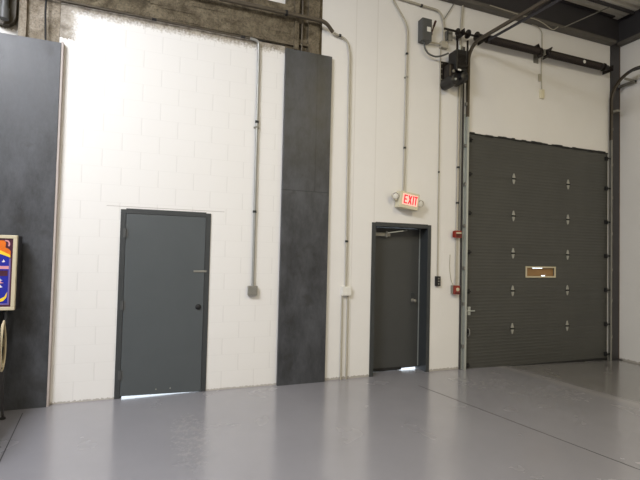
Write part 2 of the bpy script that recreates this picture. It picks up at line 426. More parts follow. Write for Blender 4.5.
B().box(7.87, 7.958, -13.9, -.026, 6.153, 6.173).build('top_flange', M['steel'], t)
t = thing('steel_column', 'dark steel corner column right of the roll-up door', 'column', (7.83, -.04, -.08), kind='structure')
B().box(7.70, 7.925, -.024, -.002, -.09, 6.17, .002).build('flange', M['steel'], t)
B().box(7.925, 7.958, -.012, -.001, -.09, 6.17).build('rusty_edge', M['rust'], t)
B().box(7.695, 7.95, -.075, -.001, -.092, -.064).build('base_plate', M['steel'], t)
tag(B().box(2.2, 7.85, -.335, -.32, 6.11, 6.174).build('roof_joist', M['steel'], origin=(4, -.33, 6.11)), 'thin dark roof joist running parallel to the back wall under the corrugated deck', 'joist', kind='structure')

# grey pilasters
tag(B().box(-1.72, -1.045, -.075, .05, -.02, 3.985, .004).build('pilaster', M['panel']), 'grey painted pilaster behind the pinball machine at far left', 'pilaster', kind='structure')
tag(B().box(-1.046, -1.026, -.07, .0, -.02, 4.0).build('trim_1', M['shaded_edge']), 'narrow pale side edge of the left pilaster', 'trim', kind='structure')
tag(B().box(1.53, 2.19, -.05, .1, -.02, 4.43, .004).build('pilaster', M['panel2']), 'grey painted pilaster between the two grey doors', 'pilaster', kind='structure')
# raw concrete above the paint
b = B().box(-1.40, 1.66, -.035, .28, 4.49, 5.02)
for k in range(26):
    xx = -1.4+3.0*random.random(); zz = 4.49+.45*random.random()
    b.box(xx, xx+.15+.3*random.random(), -.035-.012*random.random(), 0, zz, zz+.03+.05*random.random())
tag(b.build('concrete_beam', M['concdark']), 'rough brown concrete beam over the white block wall', 'beam', kind='structure')
b = B().box(1.53, 2.05, -.0, .28, 4.40, 6.17).box(1.64, 1.70, -.06, .05, 4.43, 6.17).box(1.84, 2.0, -.04, .05, 4.43, 6.17)
tag(b.build('concrete_column', M['concdark']), 'rough concrete column above the middle grey pilaster', 'column', kind='structure')
tag(B().box(-1.40, -1.08, -.006, .02, 3.985, 4.60).box(-1.46, -1.39, -.05, .02, 3.985, 6.17).build('concrete_column', M['conc']), 'chipped concrete column above the far left pilaster', 'column', kind='structure')

# ------------------------------------------------------------------ door 1 (left)
d = thing('door_1', 'closed grey steel door in the white block wall, bright gap underneath', 'door', (.12, 0, 0), kind='structure')
x0, x1, zt = D1
b = B().box(x0-.012, x0+.045, -.012, .14, 0, zt).box(x1-.045, x1+.012, -.012, .14, 0, zt).box(x0+.045, x1-.045, -.012, .14, zt-.045, zt+.012)
b.box(x0+.045, x0+.062, .035, .075, 0, zt-.045).box(x1-.062, x1-.045, .035, .075, 0, zt-.045).box(x0+.045, x1-.045, .035, .075, zt-.062, zt-.045)
b.build('door_frame', M['frame'], d)
# leaf hangs a little out of true: the gap under it opens towards the hinges
a, c = x0+.049, x1-.049
leaf = B().prism([(a, .027), (.30, .012), (c, .006), (c, zt-.049), (a, zt-.049)], -.010, .034).build('door_leaf', M['door'], d)
for hz in (1.91, 1.07, .27):
    hh = B().cyl((x0+.047, -.02, hz-.055), (x0+.047, -.02, hz+.055), .009, n=10)
    hh.box(x0+.02, x0+.075, -.016, -.009, hz-.05, hz+.05)
    hh.build('hinge', M['darkbox'], d, smooth=True)
B().lathe((.515, -.010, 1.035), (0, -1, 0), [(0, .034), (.008, .034), (.014, .026), (.022, .024), (.026, .018)]).build('deadbolt_lock', M['rubber'], d, smooth=True)
B().box(.445, .60, -.018, -.009, 1.458, 1.482, .002).build('latch_plate', M['galvd'], d)
for sx in (.06, .22): B().cyl((sx, -.014, .075), (sx, -.009, .075), .008, n=8).build('bolt_head', M['hinge'], d)

# ------------------------------------------------------------------ door 2 (exit)
d = thing('door_2', 'dark grey recessed exit door under the EXIT sign', 'door', (3.37, 0, 0), kind='structure')
x0, x1, zt = D2; Y = .20
b = B().box(x0-.008, x0+.05, -.012, Y+.07, 0, zt).box(x1-.05, x1+.008, -.012, Y+.07, 0, zt).box(x0+.05, x1-.05, -.012, Y+.07, zt-.05, zt+.008)
b.box(x0+.05, x0+.066, Y-.045, Y, 0, zt-.05)
b.build('door_frame', M['frame'], d)
a, c = x0+.053, x1-.056
leaf = B().prism([(a, .004), (3.50, .006), (3.53, .026), (c, .03), (c, zt-.054), (a, zt-.054)], Y, Y+.045).build('door_leaf', M['door2'], d)
B().box(c-.004, x1-.0505, Y-.012, Y+.04, .05, zt-.054).build('weather_strip', M['galv'], d)
B().box(a, 3.52, Y-.006, Y, .006, .05).build('door_sweep', M['rubber'], d)
k = B().box(2.97, 3.26, Y-.065, Y, 2.00, 2.055, .006).build('door_closer', M['galvd'], d)
B().tube([(3.20, Y-.075, 2.05), (3.42, Y-.15, 2.085), (3.55, Y-.05, 2.105)], .009).build('closer_arm', M['galv'], k)
B().cyl((3.19, Y-.075, 1.985), (3.19, Y-.075, 2.075), .014).build('closer_spindle', M['galvd'], k)
k = B().lathe((3.70, Y, 1.04), (0, -1, 0), [(0, .030), (.008, .030), (.012, .012), (.045, .011), (.055, .022), (.072, .024), (.078, .014)]).build('door_knob', M['galvd'], d, smooth=True)
B().box(3.668, 3.732, Y-.008, Y, 1.09, 1.16, .003).build('lock_plate', M['frame'], d)

# ------------------------------------------------------------------ door 3 (sectional overhead door)
d = thing('door_3', 'tall dark grey sectional roll-up door with a small brown window', 'door', (6.07, 0, 0), kind='structure')
x0, x1, zt = OD; WX0, WX1, WZ0, WZ1 = 5.725, 6.385, 1.405, 1.59
for k in range(6):
    z0 = k*.61-.03; z1 = z0+.609 if k < 5 else 3.66
    if k == 0: z0 = -.075
    b = B()
    if k == 2: cells(b, x0+.004, x1-.004, z0, z1, -.004, .04, [(WX0+.02, WX1-.02, WZ0+.02, WZ1-.02)])
    else: b.box(x0+.004, x1-.004, -.004, .04, z0, z1, .0015)
    if k not in (2, 5): b.box(x0+.004, x1-.004, -.0055, .0, z1-.03, z1-.006, .0005)
    if k < 5: b.box(x0+.01, x1-.01, .012, .036, z1-.002, z1+.006)
    b.build('door_panel', M['sheet'], d)
wf = B()
wf.box(WX0, WX1, -.018, .0, WZ1-.024, WZ1).box(WX0, WX1, -.018, .0, WZ0, WZ0+.024).box(WX0, WX0+.024, -.018, 0, WZ0+.024, WZ1-.024).box(WX1-.024, WX1, -.018, 0, WZ0+.024, WZ1-.024)
wf = wf.build('window_frame', M['cream'], d)
# board behind the glass, short by a slit at the top and another at the bottom
B().box(WX0+.018, WX1-.018, .02, .03, WZ0+.036, WZ1-.034).box(WX0+.018, 5.90, .02, .03, WZ1-.034, WZ1-.018).box(6.13, WX1-.018, .02, .03, WZ1-.034, WZ1-.018)\
    .box(WX0+.018, 6.10, .02, .03, WZ0+.018, WZ0+.036).box(6.19, WX1-.018, .02, .03, WZ0+.018, WZ0+.036).build('window_board', M['board'], wf)
seams = [.579+.61*k for k in range(5)]
for sz in seams:
    for hx in (5.455, 6.665):
        hh = B()
        hh.prism([(hx-.030, sz+.012), (hx+.030, sz+.012), (hx+.022, sz+.045), (hx+.008, sz+.085), (hx-.008, sz+.085), (hx-.022, sz+.045)], -.014, -.004)
        hh.prism([(hx-.030, sz-.012), (hx-.022, sz-.045), (hx-.008, sz-.085), (hx+.008, sz-.085), (hx+.022, sz-.045), (hx+.030, sz-.012)], -.014, -.004)
        hh = hh.build('hinge', M['hinge'], d)
        B().cyl((hx-.034, -.016, sz), (hx+.034, -.016, sz), .013, n=10).build('hinge_barrel', M['rubber'], hh)
for ex, sgn in ((x0, 1), (x1, -1)):
    for sz in seams + [3.56, .05]:
        rb = B().box(min(ex+sgn*.025, ex+sgn*.085), max(ex+sgn*.025, ex+sgn*.085), -.03, -.004, sz-.035, sz+.035, .004).cyl((ex-sgn*.01, -.045, sz), (ex+sgn*.085, -.045, sz), .012, n=10).build('roller_bracket', M['rubber'], d)
lb = B().box(4.555, 4.61, -.02, -.004, .82, .95, .003).cyl((4.50, -.03, .885), (4.68, -.03, .885), .010, n=8).build('slide_bolt', M['galv'], d)
B().tube([(4.565, -.02, .50), (4.565, -.06, .52), (4.565, -.06, .60), (4.565, -.02, .62)], .009, fil=.02).build('lift_handle', M['galvd'], d)
b = B(); xx = x0
while xx < x1-.02:
    w = .06+.1*random.random(); b.box(xx, min(xx+w, x1), -.010, .0, 3.652-.012*random.random(), 3.668+.022*random.random()); xx += w
b.build('top_seal', M['rubber'], d)
B().box(x0+.004, x1-.004, -.012, .02, -.082, -.02).build('bottom_seal', M['rubber'], d)

# ------------------------------------------------------------------ tracks
def track_path(x, r, zt, yend):
    P = [(x, -.045, FZ(x)), (x, -.045, 3.9)]
    for i in range(1, 13):
        a = math.pi/2*.965*i/12
        P.append((x, -.045-r*(1-math.cos(a)), zt-r+r*math.sin(a)))
    P.append((x, yend, zt-.045*(-yend-r))); return P
Cprof = lambda s: [(0, -.021), (s*.036, -.021), (s*.036, -.015), (s*.006, -.015), (s*.006, .015), (s*.036, .015), (s*.036, .021), (0, .021)]
for x, s, lab, r, zend in ((4.465, 1, 'galvanised door track on the left side of the roll-up door', .25, 5.02), (7.69, -1, 'galvanised door track on the right beside the steel column', .46, 5.05)):
    t = thing('door_track', lab, 'door track', (x, -.06, FZ(x)), group=None)
    P = track_path(x, r, zend, -4.6)
    B().sweep(P[:2], Cprof(s)).build('vertical_rail', M['galv' if s == 1 else 'galvd'], t)
    B().sweep(P[1:], Cprof(s)).build('curved_rail', M['browntrack'], t)
    xa = x-s*.022
    if s == 1:
        B().box(4.432, 4.505, -.016, -.001, FZ(x), 3.95).build('wall_angle', M['galv'], t)
        B().box(4.408, 4.428, -.030, -.001, FZ(x), 5.0).build('dark_gap_strip', M['steel'], t)  # dark strip added in place of the dark gap beside the track
    for z in (.35, 1.0, 1.55, 2.2, 2.85, 3.45, 4.1):
        B().box(min(xa, x), max(xa, x), -.06, -.025, z-.025, z+.025).cyl((x-s*.004, -.045, z), (x+s*.010, -.045, z), .010, n=8).build('track_bracket', M['galvd'], t)
    dz = lambda y: zend-.045*(-y-r)
    B().sweep([(x+s*.085, -.40, dz(-.40)-.045), (x+s*.085, -4.6, dz(-4.6)-.045)], [(-.004, -.02), (.004, -.02), (.004, .02), (-.004, .02)]).build('stiffening_angle', M['steel'], t)
    for yy in (-2.6, -4.4):
        B().box(x-.02, x+.02, yy-.003, yy+.003, dz(yy)-.06, H_ROOF).box(min(x, x+s*.09), max(x, x+s*.09), yy-.006, yy+.006, dz(yy)-.06, dz(yy)-.05).build('track_hanger', M['galvd'], t)
    if s == -1:
        B().box(7.62, 7.92, -.33, -.315, 4.90, 4.94).box(7.88, 7.92, -.33, -.024, 4.90, 4.94).build('column_bracket', M['galvd'], t)
        B().box(7.69, 7.76, -.15, -.024, 4.40, 4.44).build('column_bracket', M['galvd'], t)

# ------------------------------------------------------------------ torsion spring shaft
t = thing('torsion_spring_shaft', 'black torsion springs on the shaft above the roll-up door', 'door springs', (6, -.15, 5.17))
YS, ZS = -.15, 5.14
B().cyl((3.95, YS, ZS), (7.53, YS, ZS), .016).build('shaft', M['blackm'], t, smooth=True)
def spring(xa, xb, r=.062, pitch=.016, w=.008):
    b = B(); n = int((xb-xa)/pitch); P = [(xa, .02), (xa+.0, r*.8)]
    prof = [(0, .03)]
    for k in range(n):
        prof += [(k*pitch+.001, r-.006), (k*pitch+pitch*.5, r), (k*pitch+pitch-.001, r-.006)]
    prof += [(n*pitch, .03)]
    return b.lathe((xa, YS, ZS), (1, 0, 0), prof, n=14)
spring(4.80, 5.80).build('spring', M['spring'], t, smooth=True)
spring(6.02, 7.22).build('spring', M['spring'], t, smooth=True)
for xa, xb in ((4.74, 4.80), (5.80, 5.86), (5.96, 6.02), (7.22, 7.27)):
    B().lathe((xa, YS, ZS), (1, 0, 0), [(0, .035), (.01, .062), (.05, .062), (.06, .035)]).build('winding_cone', M['blackm'], t, smooth=True)
for xd in (4.60, 7.38):
    B().lathe((xd-.06, YS, ZS), (1, 0, 0), [(0, .068), (.012, .068), (.016, .052), (.10, .048), (.105, .03), (.13, .03)], n=24).build('cable_drum', M['blackm'], t, smooth=True)
B().box(5.885, 5.935, -.19, -.001, 5.09, 5.10).box(5.90, 5.92, -.19, -.13, 5.10, 5.18).box(5.86, 5.96, -.012, -.001, 5.02, 5.18).build('center_bearing', M['galvd'], t)
for q in (-1, 1):
    B().box(5.91-.008+q*.10, 5.91+.008+q*.10, -.20, -.10, 5.04, 5.25, rot=Matrix.Rotation(q*.5, 3, 'Y')).build('winding_lug', M['blackm'], t)
for xe in (4.28, 4.70, 7.51):
    B().box(xe-.006, xe+.006, -.20, -.001, 5.09, 5.19).lathe((xe-.02, YS, ZS), (1, 0, 0), [(0, .04), (.04, .04)]).build('bearing_plate', M['blackm'], t)
B().lathe((6.79, YS-.058, ZS-.02), (0, -1, 0), [(0, .03), (.004, .03)], n=14).build('white_tag', M['white'], t)
for xs_, rs_ in ((4.17, .05), (4.36, .066)):
    B().lathe((xs_, YS, ZS), (1, 0, 0), [(0, .03), (.01, rs_), (.03, rs_), (.04, .03)]).build('sprocket', M['blackm'], t, smooth=True)

B().box(4.06, 4.15, -.085, -.075, 5.02, 5.17).box(4.06, 4.07, -.085, -.001, 5.02, 5.17).build('bearing_bracket', M['galvd'], t)
# ------------------------------------------------------------------ door operator
t = thing('door_operator', 'black electric door operator mounted left of the door track', 'motor', (4.15, 0, 4.2))
B().box(3.985, 4.16, -.03, -.001, 4.38, 4.70, .004).build('mounting_plate', M['blackm'], t)
for k in range(4):
    B().cyl((4.0, -.037, 4.42+.08*k), (4.0, -.028, 4.42+.08*k), .010, n=8).build('mounting_bolt', M['galvd'], t)
hs = B().box(4.095, 4.275, -.26, -.06, 4.50, 4.815, .012).build('control_box', M['black'], t)
v = B()
for k in range(7): v.box(4.115, 4.255, -.265, -.258, 4.58+.024*k, 4.591+.024*k)
v.build('vent_slats', M['blackm'], hs)
B().box(4.12, 4.175, -.266, -.258, 4.49, 4.515).build('rating_label', M['white'], hs)
B().box(4.10, 4.27, -.267, -.258, 4.54, 4.551).build('lid_seam', M['blackm'], hs)
B().box(4.02, 4.22, -.19, -.03, 4.37, 4.62, .03).build('gearbox', M['blackm'], t)
B().lathe((4.06, -.02, 4.345), (0, -1, 0), [(0, .082), (.18, .082), (.20, .074), (.25, .074), (.27, .045)], n=24).build('motor_drum', M['black'], t, smooth=True)
B().lathe((4.24, -.05, 4.42), (0, -1, 0), [(0, .085), (.14, .085), (.17, .07), (.22, .07), (.24, .035)], n=24).build('brake_drum', M['black'], t, smooth=True)
B().lathe((4.09, -.19, 4.50), (0, -1, 0), [(0, .024), (.018, .024), (.022, .012)], n=14).build('hub_cap', M['galvd'], t, smooth=True)
B().lathe((4.05, -.288, 4.335), (0, -1, 0), [(0, .016), (.02, .016)], n=12).build('oil_plug', M['galv'], t, smooth=True)
ca = B().cyl((4.335, -.16, 4.38), (4.335, -.16, 4.66), .024).build('clutch_arm', M['blackm'], t)
for zz in (4.44, 4.60): B().box(4.26, 4.335, -.20, -.12, zz-.022, zz+.022).build('clutch_bracket', M['blackm'], ca)
B().box(4.18, 4.195, -.165, -.135, 4.81, 5.07).build('drive_chain', M['blackm'], t)
B().box(4.372, 4.387, -.165, -.135, 4.62, 5.04).build('drive_chain', M['blackm'], t)
B().cyl((4.205, -.19, 4.81), (4.205, -.19, 4.91), .012, n=10).build('chain_guide', M['galv'], t)

# ------------------------------------------------------------------ disconnect switch and its cable
t = thing('disconnect_switch', 'grey electrical disconnect switch box with a dark lever', 'switch box', (3.66, 0, 4.9))
B().box(3.585, 3.75, -.12, 0, 4.915, 5.25, .006).build('box', M['darkbox'], t)
B().box(3.592, 3.745, -.127, -.118, 4.922, 5.243, .004).build('cover', M['darkbox'], t)
B().box(3.66, 3.725, -.130, -.126, 5.05, 5.12).build('label_plate', M['white'], t)
B().box(3.755, 3.775, -.10, -.06, 5.03, 5.10).cyl((3.772, -.08, 5.06), (3.81, -.10, 5.21), .011).cyl((3.80, -.097, 5.17), (3.825, -.104, 5.25), .017).build('lever', M['lever'], t)
tag(B().tube([(3.66, -.06, 4.915), (3.665, -.06, 4.83), (3.72, -.07, 4.75), (3.84, -.09, 4.71), (3.95, -.12, 4.74), (4.03, -.15, 4.78)], .013, fil=.06).build('flexible_conduit', M['darkbox'], origin=(3.66, -.06, 4.7), smooth=True),
    'sagging dark cable from the switch box to the door motor', 'cable')

# ------------------------------------------------------------------ conduits
def conduit(name, label, pts, r, mat, fil=.09, coup=(), straps=(), cat='conduit', nm='steel_conduit'):
    o = B().tube(pts, r, fil=fil).build(nm, M[mat], origin=pts[-1], smooth=True); tag(o, label, cat)
    for p, ax in coup:
        p = Vector(p); a = Vector(ax)*.014
        B().cyl(p-a, p+a, r*1.45, n=12).build('coupling', M['rubber'], o, smooth=True)
    for p in straps:
        B().box(p[0]-r*2.2, p[0]+r*2.2, -.006, -.001, p[2]-.012, p[2]+.012).box(p[0]-r*1.2, p[0]+r*1.2, p[1]-r*1.15, -.002, p[2]-.012, p[2]+.012).build('strap', M['galvd'], o)
    return o
Z = (0, 0, 1); X = (1, 0, 0)
ca = conduit('a', 'galvanised conduit running below the concrete beam and down to the outlet box', [(1.05, -.045, 4.462), (1.165, -.04, 4.455), (1.172, -.03, 4.30), (1.178, -.03, 1.29)], .017, 'conduit', .10,
        [((1.174, -.03, 3.40), Z), ((1.176, -.03, 2.24), Z)], [(1.175, -.03, 3.33)])
B().tube([(-1.45, -.05, 4.47), (1.06, -.045, 4.462)], .010).build('painted_run', M['browntrack'], ca, smooth=True)
for xx in (.96, -.1): B().cyl((xx-.025, -.047, 4.463), (xx+.025, -.047, 4.463), .016, n=12).build('coupling', M['rubber'], ca, smooth=True)
conduit('c', 'brown overhead pipe running along the concrete beam', [(-.6, -.13, 4.84), (2.05, -.13, 4.85), (2.18, -.07, 4.765)], .026, 'browntrack', .12, [((1.5, -.13, 4.848), X)])
conduit('v', 'vertical pipe rising over the middle grey pilaster', [(1.755, -.03, 6.16), (1.755, -.03, 4.425)], .016, 'browntrack', 0)
conduit('b', 'painted conduit running down the wall right of the middle pilaster', [(2.215, -.045, 4.765), (2.42, -.03, 4.72), (2.462, -.03, 4.55), (2.482, -.025, 1.275)], .014, 'condw', .12,
        [((2.30, -.045, 4.75), X), ((2.478, -.025, 1.9), Z)])
for dx, lab in ((-.052, 'left one of two thin conduits from the white junction box to the floor'), (.032, 'right one of two thin conduits from the white junction box to the floor')):
    tag(B().tube([(2.485+dx, -.02, 1.15), (2.485+dx, -.02, .0)], .012).build('steel_conduit', M['condw'], origin=(2.485+dx, -.02, 0), smooth=True), lab, 'conduit')
conduit('d', 'conduit running down the wall to the EXIT sign', [(3.05, -.03, 5.64), (3.15, -.03, 5.43), (3.39, -.03, 5.13), (3.372, -.03, 2.645)], .013, 'condw', .14, [((3.385, -.03, 4.70), Z), ((3.376, -.03, 3.30), Z)], [(3.386, -.03, 4.35)])
conduit('e', 'conduit curving down to the small junction box beside the switch', [(3.20, -.03, 5.50), (3.96, -.03, 5.47), (4.03, -.03, 5.30), (4.035, -.03, 5.0)], .015, 'condw', .16, [((3.62, -.03, 5.48), X)])
b = B().box(3.965, 4.085, -.07, 0, 4.90, 5.0, .004); b = tag(b.build('junction_box', M['condw'], origin=(4.03, 0, 4.9)), 'small pale junction box left of the door motor', 'junction box')
B().cyl((3.751, -.05, 4.94), (3.965, -.05, 4.95), .012).build('nipple', M['condw'], b)
conduit('t', 'thin painted conduit down to the small dark wall box', [(3.985, -.015, 4.899), (3.99, -.015, 1.421)], .009, 'condw', 0, [((3.988, -.015, 3.0), Z)])
conduit('f', 'painted conduit beside the door track, carrying the red alarm boxes', [(4.375, -.025, 5.65), (4.34, -.025, 5.1), (4.325, -.025, 1.25)], .016, 'condw', .1, [((4.335, -.025, 3.1), Z), ((4.33, -.025, 2.55), Z)])
conduit('f2', 'grey pipe between the painted conduit and the door track', [(4.385, -.03, 5.0), (4.38, -.03, 4.6), (4.375, -.03, 2.135)], .011, 'galvd', 0)
tag(B().tube([(4.22, -.01, 1.75), (4.21, -.012, 1.55), (4.24, -.012, 1.36), (4.28, -.02, 1.28)], .004, fil=.1, n=6).build('thin_wire', M['condw'], origin=(4.28, -.02, 1.28)), 'thin loose wire curving down to the lower red alarm box', 'wire')

def jbox(name, label, x0, x1, z0, z1, dep, mat, cat='electrical box', cover=True):
    o = B().box(x0, x1, -dep, .004, z0, z1, .005).build(name, M[mat], origin=((x0+x1)/2, 0, z0)); tag(o, label, cat)
    if cover:
        B().box(x0+.01, x1-.01, -dep-.004, -dep+.001, z0+.01, z1-.01, .001).build('cover_plate', M[mat], o)
        xm, zm = (x0+x1)/2, (z0+z1)/2
        for q in (-1, 1): B().lathe((xm, -dep-.003, zm+q*.025), (0, -1, 0), [(0, .016), (.004, .016)], n=12).build('socket', M[mat], o)
    return o
jbox('outlet_box', 'grey outlet box at the foot of the galvanised conduit', 1.118, 1.236, 1.17, 1.29, .06, 'galvd')
jbox('junction_box', 'white junction box right of the middle grey pilaster', 2.42, 2.555, 1.15, 1.275, .055, 'white', 'junction box')
o = jbox('push_button_box', 'small dark control box on the wall right of the exit door', 3.955, 4.03, 1.275, 1.42, .045, 'rubber', 'control box', cover=False)
for q in (-.04, 0, .04): B().lathe((3.992, -.045, 1.347+q), (0, -1, 0), [(0, .012), (.008, .012)], n=12).build('push_button', M['galvd'], o)

# ------------------------------------------------------------------ red fire alarm boxes
t = thing('alarm_horn', 'upper red alarm box with a pale strip beside the door track', 'fire alarm', (4.31, -.04, 2.0))
B().box(4.255, 4.37, -.085, -.045, 2.01, 2.12, .006).build('housing', M['red'], t)
B().box(4.268, 4.357, -.10, -.08, 2.072, 2.094, .004).build('strobe_lens', M['cream'], t)
g = B()
for k in range(4): g.box(4.27, 4.355, -.089, -.083, 2.028+.01*k, 2.033+.01*k)
g.build('horn_grille', M['lever'], t)
B().box(4.235, 4.385, -.048, -.043, 2.015, 2.115).build('mounting_bracket', M['red'], t)
t = thing('alarm_pull_station', 'lower red alarm box with a round pale button', 'fire alarm', (4.31, -.04, 1.15))
B().box(4.245, 4.36, -.05, .004, 1.155, 1.285, .003).build('back_box', M['galvd'], t)
B().box(4.255, 4.35, -.09, -.05, 1.15, 1.285, .006).build('housing', M['red'], t)
B().lathe((4.305, -.09, 1.225), (0, -1, 0), [(0, .028), (.008, .028), (.012, .02)], n=18).build('button', M['cream'], t, smooth=True)
B().box(4.26, 4.35, -.096, -.088, 1.165, 1.18).build('pull_bar', M['lever'], t)

# ------------------------------------------------------------------ exit sign
t = thing('exit_sign', 'lit red EXIT sign with two round emergency lamps above the door', 'exit sign', (3.42, -.07, 2.40))
PIV = (3.40, -.07, 2.52); A = 7.5
B().box(3.245, 3.565, -.14, -.012, 2.395, 2.635, .008).rot(A, 'Y', PIV).build('housing', M['signbody'], t)
B().cyl((3.40, -.012, 2.52), (3.40, .0, 2.52), .05).build('canopy_mount', M['signbody'], t)
B().box(3.29, 3.535, -.1445, -.139, 2.448, 2.60, .002).rot(A, 'Y', PIV).build('lit_face', M['signlit'], t)
def letter(ch, x, w, z0, z1, s):
    b = B(); y0, y1 = -.1475, -.144
    if ch == 'E':
        b.box(x, x+s, y0, y1, z0, z1)
        for zz in (z0, (z0+z1)/2-s/2, z1-s): b.box(x+s, x+w*(.85 if abs(zz-(z0+z1)/2+s/2) < .001 else 1), y0, y1, zz, zz+s)
    elif ch == 'X':
        b.prism([(x, z0), (x+s*1.1, z0), (x+w, z1), (x+w-s*1.1, z1)], y0, y1)
        b.prism([(x, z1), (x+w-s*1.1, z0), (x+w, z0), (x+s*1.1, z1)], y0-.0005, y1)
    elif ch == 'I': b.box(x, x+s, y0, y1, z0, z1)
    elif ch == 'T': b.box(x, x+w, y0, y1, z1-s, z1).box(x+w/2-s/2, x+w/2+s/2, y0, y1, z0, z1-s)
    return b
for ch, x, w in (('E', 3.307, .056), ('X', 3.375, .066), ('I', 3.453, .018), ('T', 3.478, .052)):
    letter(ch, x, w, 2.462, 2.588, .018).rot(A, 'Y', PIV).build('letter', M['signred'], t)
for cx, cz, lab in ((3.195, 2.578, 0), (3.605, 2.492, 1)):
    lh = B().lathe((cx, -.05, cz), (.12 if lab else -.12, -1, -.15), [(0, .025), (.02, .045), (.06, .052), (.068, .050), (.066, .044)], n=24).build('lamp_head', M['chrome'], t, smooth=True)
    B().lathe((cx+(.007 if lab else -.007), -.112, cz-.009), (.12 if lab else -.12, -1, -.15), [(0, .043), (.006, .036), (.009, .02)], n=20).build('lens', M['white'], lh, smooth=True)
    B().cyl((cx, -.05, cz), (3.26 if not lab else 3.55, -.06, 2.565 if not lab else 2.505), .014, n=10).build('swivel_arm', M['signbody'], t)

# ------------------------------------------------------------------ bits around the beam
t = thing('pull_cord', 'thin cord with a white end hanging on the wall behind the door springs', 'cord', (6.03, -.03, 4.5))
B().tube([(5.80, -.02, 5.65), (5.93, -.02, 5.645), (6.025, -.02, 5.58), (6.03, -.02, 5.2), (6.015, -.02, 4.9), (6.03, -.02, 4.58)], .008, fil=.08).build('cord_line', M['condw'], t)
B().box(5.995, 6.07, -.045, -.001, 4.43, 4.58, .008).build('cord_end', M['signbody'], t)
B().box(5.965, 6.005, -.03, -.001, 4.72, 4.84, .004).build('cord_clip', M['condw'], t)
tag(B().tube([(4.82, -.124, 5.705), (5.51, -.126, 5.68), (5.80, -.126, 5.682), (5.97, -.126, 5.643), (6.07, -.126, 5.60), (6.17, -.126, 5.58), (6.27, -.126, 5.66)], .007, fil=.1).build('loose_cable', M['condw'], origin=(5.68, -.126, 5.69), smooth=True),
    'pale loose cable drooping along the dark steel beam', 'cable')
tag(B().cyl((6.42, -.125, 5.69), (7.22, -.33, 6.105), .009, n=8).build('brace_rod', M['galvd'], origin=(6.42, -.125, 5.69)), 'thin diagonal brace rod from the dark beam to the roof', 'brace')
tag(B().cyl((4.02, -.02, 5.34), (4.22, -.02, 5.655), .007, n=8).build('hanger_wire', M['galvd'], origin=(4.02, -.02, 5.34)), 'thin slanting wire above the small junction box', 'wire')

# ------------------------------------------------------------------ top left corner bits
tag(B().prism([(-1.72, 4.9), (-1.72, 4.16), (-1.66, 4.10), (-1.60, 4.075), (-1.535, 4.085), (-1.49, 4.12), (-1.475, 4.18), (-1.47, 4.9)], -.09, -.02).build('dark_recess_panel', paint('dark_olive_sheet', S(62, 54, 38), .6, var=.15), origin=(-1.58, -.05, 4.08)),  # sheet painted dark to stand for a recess in the wall
    'dark round-bottomed panel in place of a recess above the far left pilaster', 'cover')
dp = tag(B().tube([(-1.56, -.16, 6.16), (-1.56, -.16, 4.2)], .035).cyl((-1.56, -.16, 4.10), (-1.56, -.16, 4.22), .045).build('drain_pipe', M['darkbox'], origin=(-1.56, -.16, 4.10), smooth=True), 'grey blue vertical pipe in the top left corner', 'pipe')
for zz in (4.99, 5.6): B().box(-1.605, -1.515, -.205, .048, zz, zz+.03).build('pipe_bracket', M['galvd'], dp)
tag(B().tube([(-1.205, -.075, 6.1), (-1.2, -.075, 4.75), (-1.21, -.07, 4.3), (-1.2, -.06, 3.995)], .010).build('hanging_cable', M['rubber'], origin=(-1.2, -.04, 3.995)), 'dark cable hanging down the chipped concrete at top left', 'cable')

# ------------------------------------------------------------------ pinball machine
t = thing('pinball_machine', 'pinball machine with a colourful blue backglass at the left edge', 'pinball machine', (-1.7, -1.0, 0))
HX0, HX1, HY0, HY1, HZ0, HZ1 = -2.02, -1.302, -.36, -.15, 1.085, 1.835
B().box(HX0+.01, HX1-.008, HY0+.02, HY1, HZ0+.004, HZ1-.004, .006).build('backbox', M['cab'], t)
fw = .034
B().box(HX0, HX1, HY0-.012, HY0+.03, HZ1-fw, HZ1, .005).box(HX0, HX1, HY0-.012, HY0+.03, HZ0, HZ0+fw, .005)\
   .box(HX0, HX0+fw, HY0-.012, HY0+.03, HZ0+fw, HZ1-fw, .005).box(HX1-fw, HX1, HY0-.012, HY0+.03, HZ0+fw, HZ1-fw, .005).build('backglass_frame', M['cream'], t)
gx0, gx1, gz0, gz1 = HX0+fw, HX1-fw, HZ0+fw, HZ1-fw
bg = B().box(gx0, gx1, HY0, HY0+.018, gz0, gz1).build('backglass', M['maroon'], t)
def art(name, mat, poly, k): B().prism(poly, HY0-.0012*k, HY0+.001).build(name, M[mat], bg)
ix0, ix1 = gx0+.015, gx1-.016
art('print_border', 'purple', [(ix0, gz0+.02), (ix1, gz0+.02), (ix1, gz1-.20), (ix0, gz1-.20)], 1)
art('print_sky', 'blue', [(ix0+.02, gz0+.035), (ix1-.014, gz0+.035), (ix1-.014, gz1-.15), (ix1-.20, gz1-.06), (ix0+.02, gz1-.06)], 2)
art('print_flame', 'orange', [(ix0, gz1-.02), (ix1-.055, gz1-.02), (ix1-.045, gz1-.05), (ix1-.05, gz1-.09), (ix1-.02, gz1-.105), (ix1-.004, gz1-.125), (ix1-.004, gz1-.165), (ix1-.09, gz1-.135), (ix1-.2, gz1-.11), (ix0, gz1-.16)], 3)
art('print_glow', 'yellow', [(ix1-.004, gz1-.165), (ix1-.04, gz1-.145), (ix1-.10, gz1-.115), (ix1-.22, gz1-.09), (ix1-.24, gz1-.115), (ix1-.12, gz1-.145), (ix1-.05, gz1-.17), (ix1-.004, gz1-.19)], 4)
ring_ = [(ix1-.045+.035*math.cos(a*.35), gz1-.055+.04*math.sin(a*.35)) for a in range(-2, 7)]
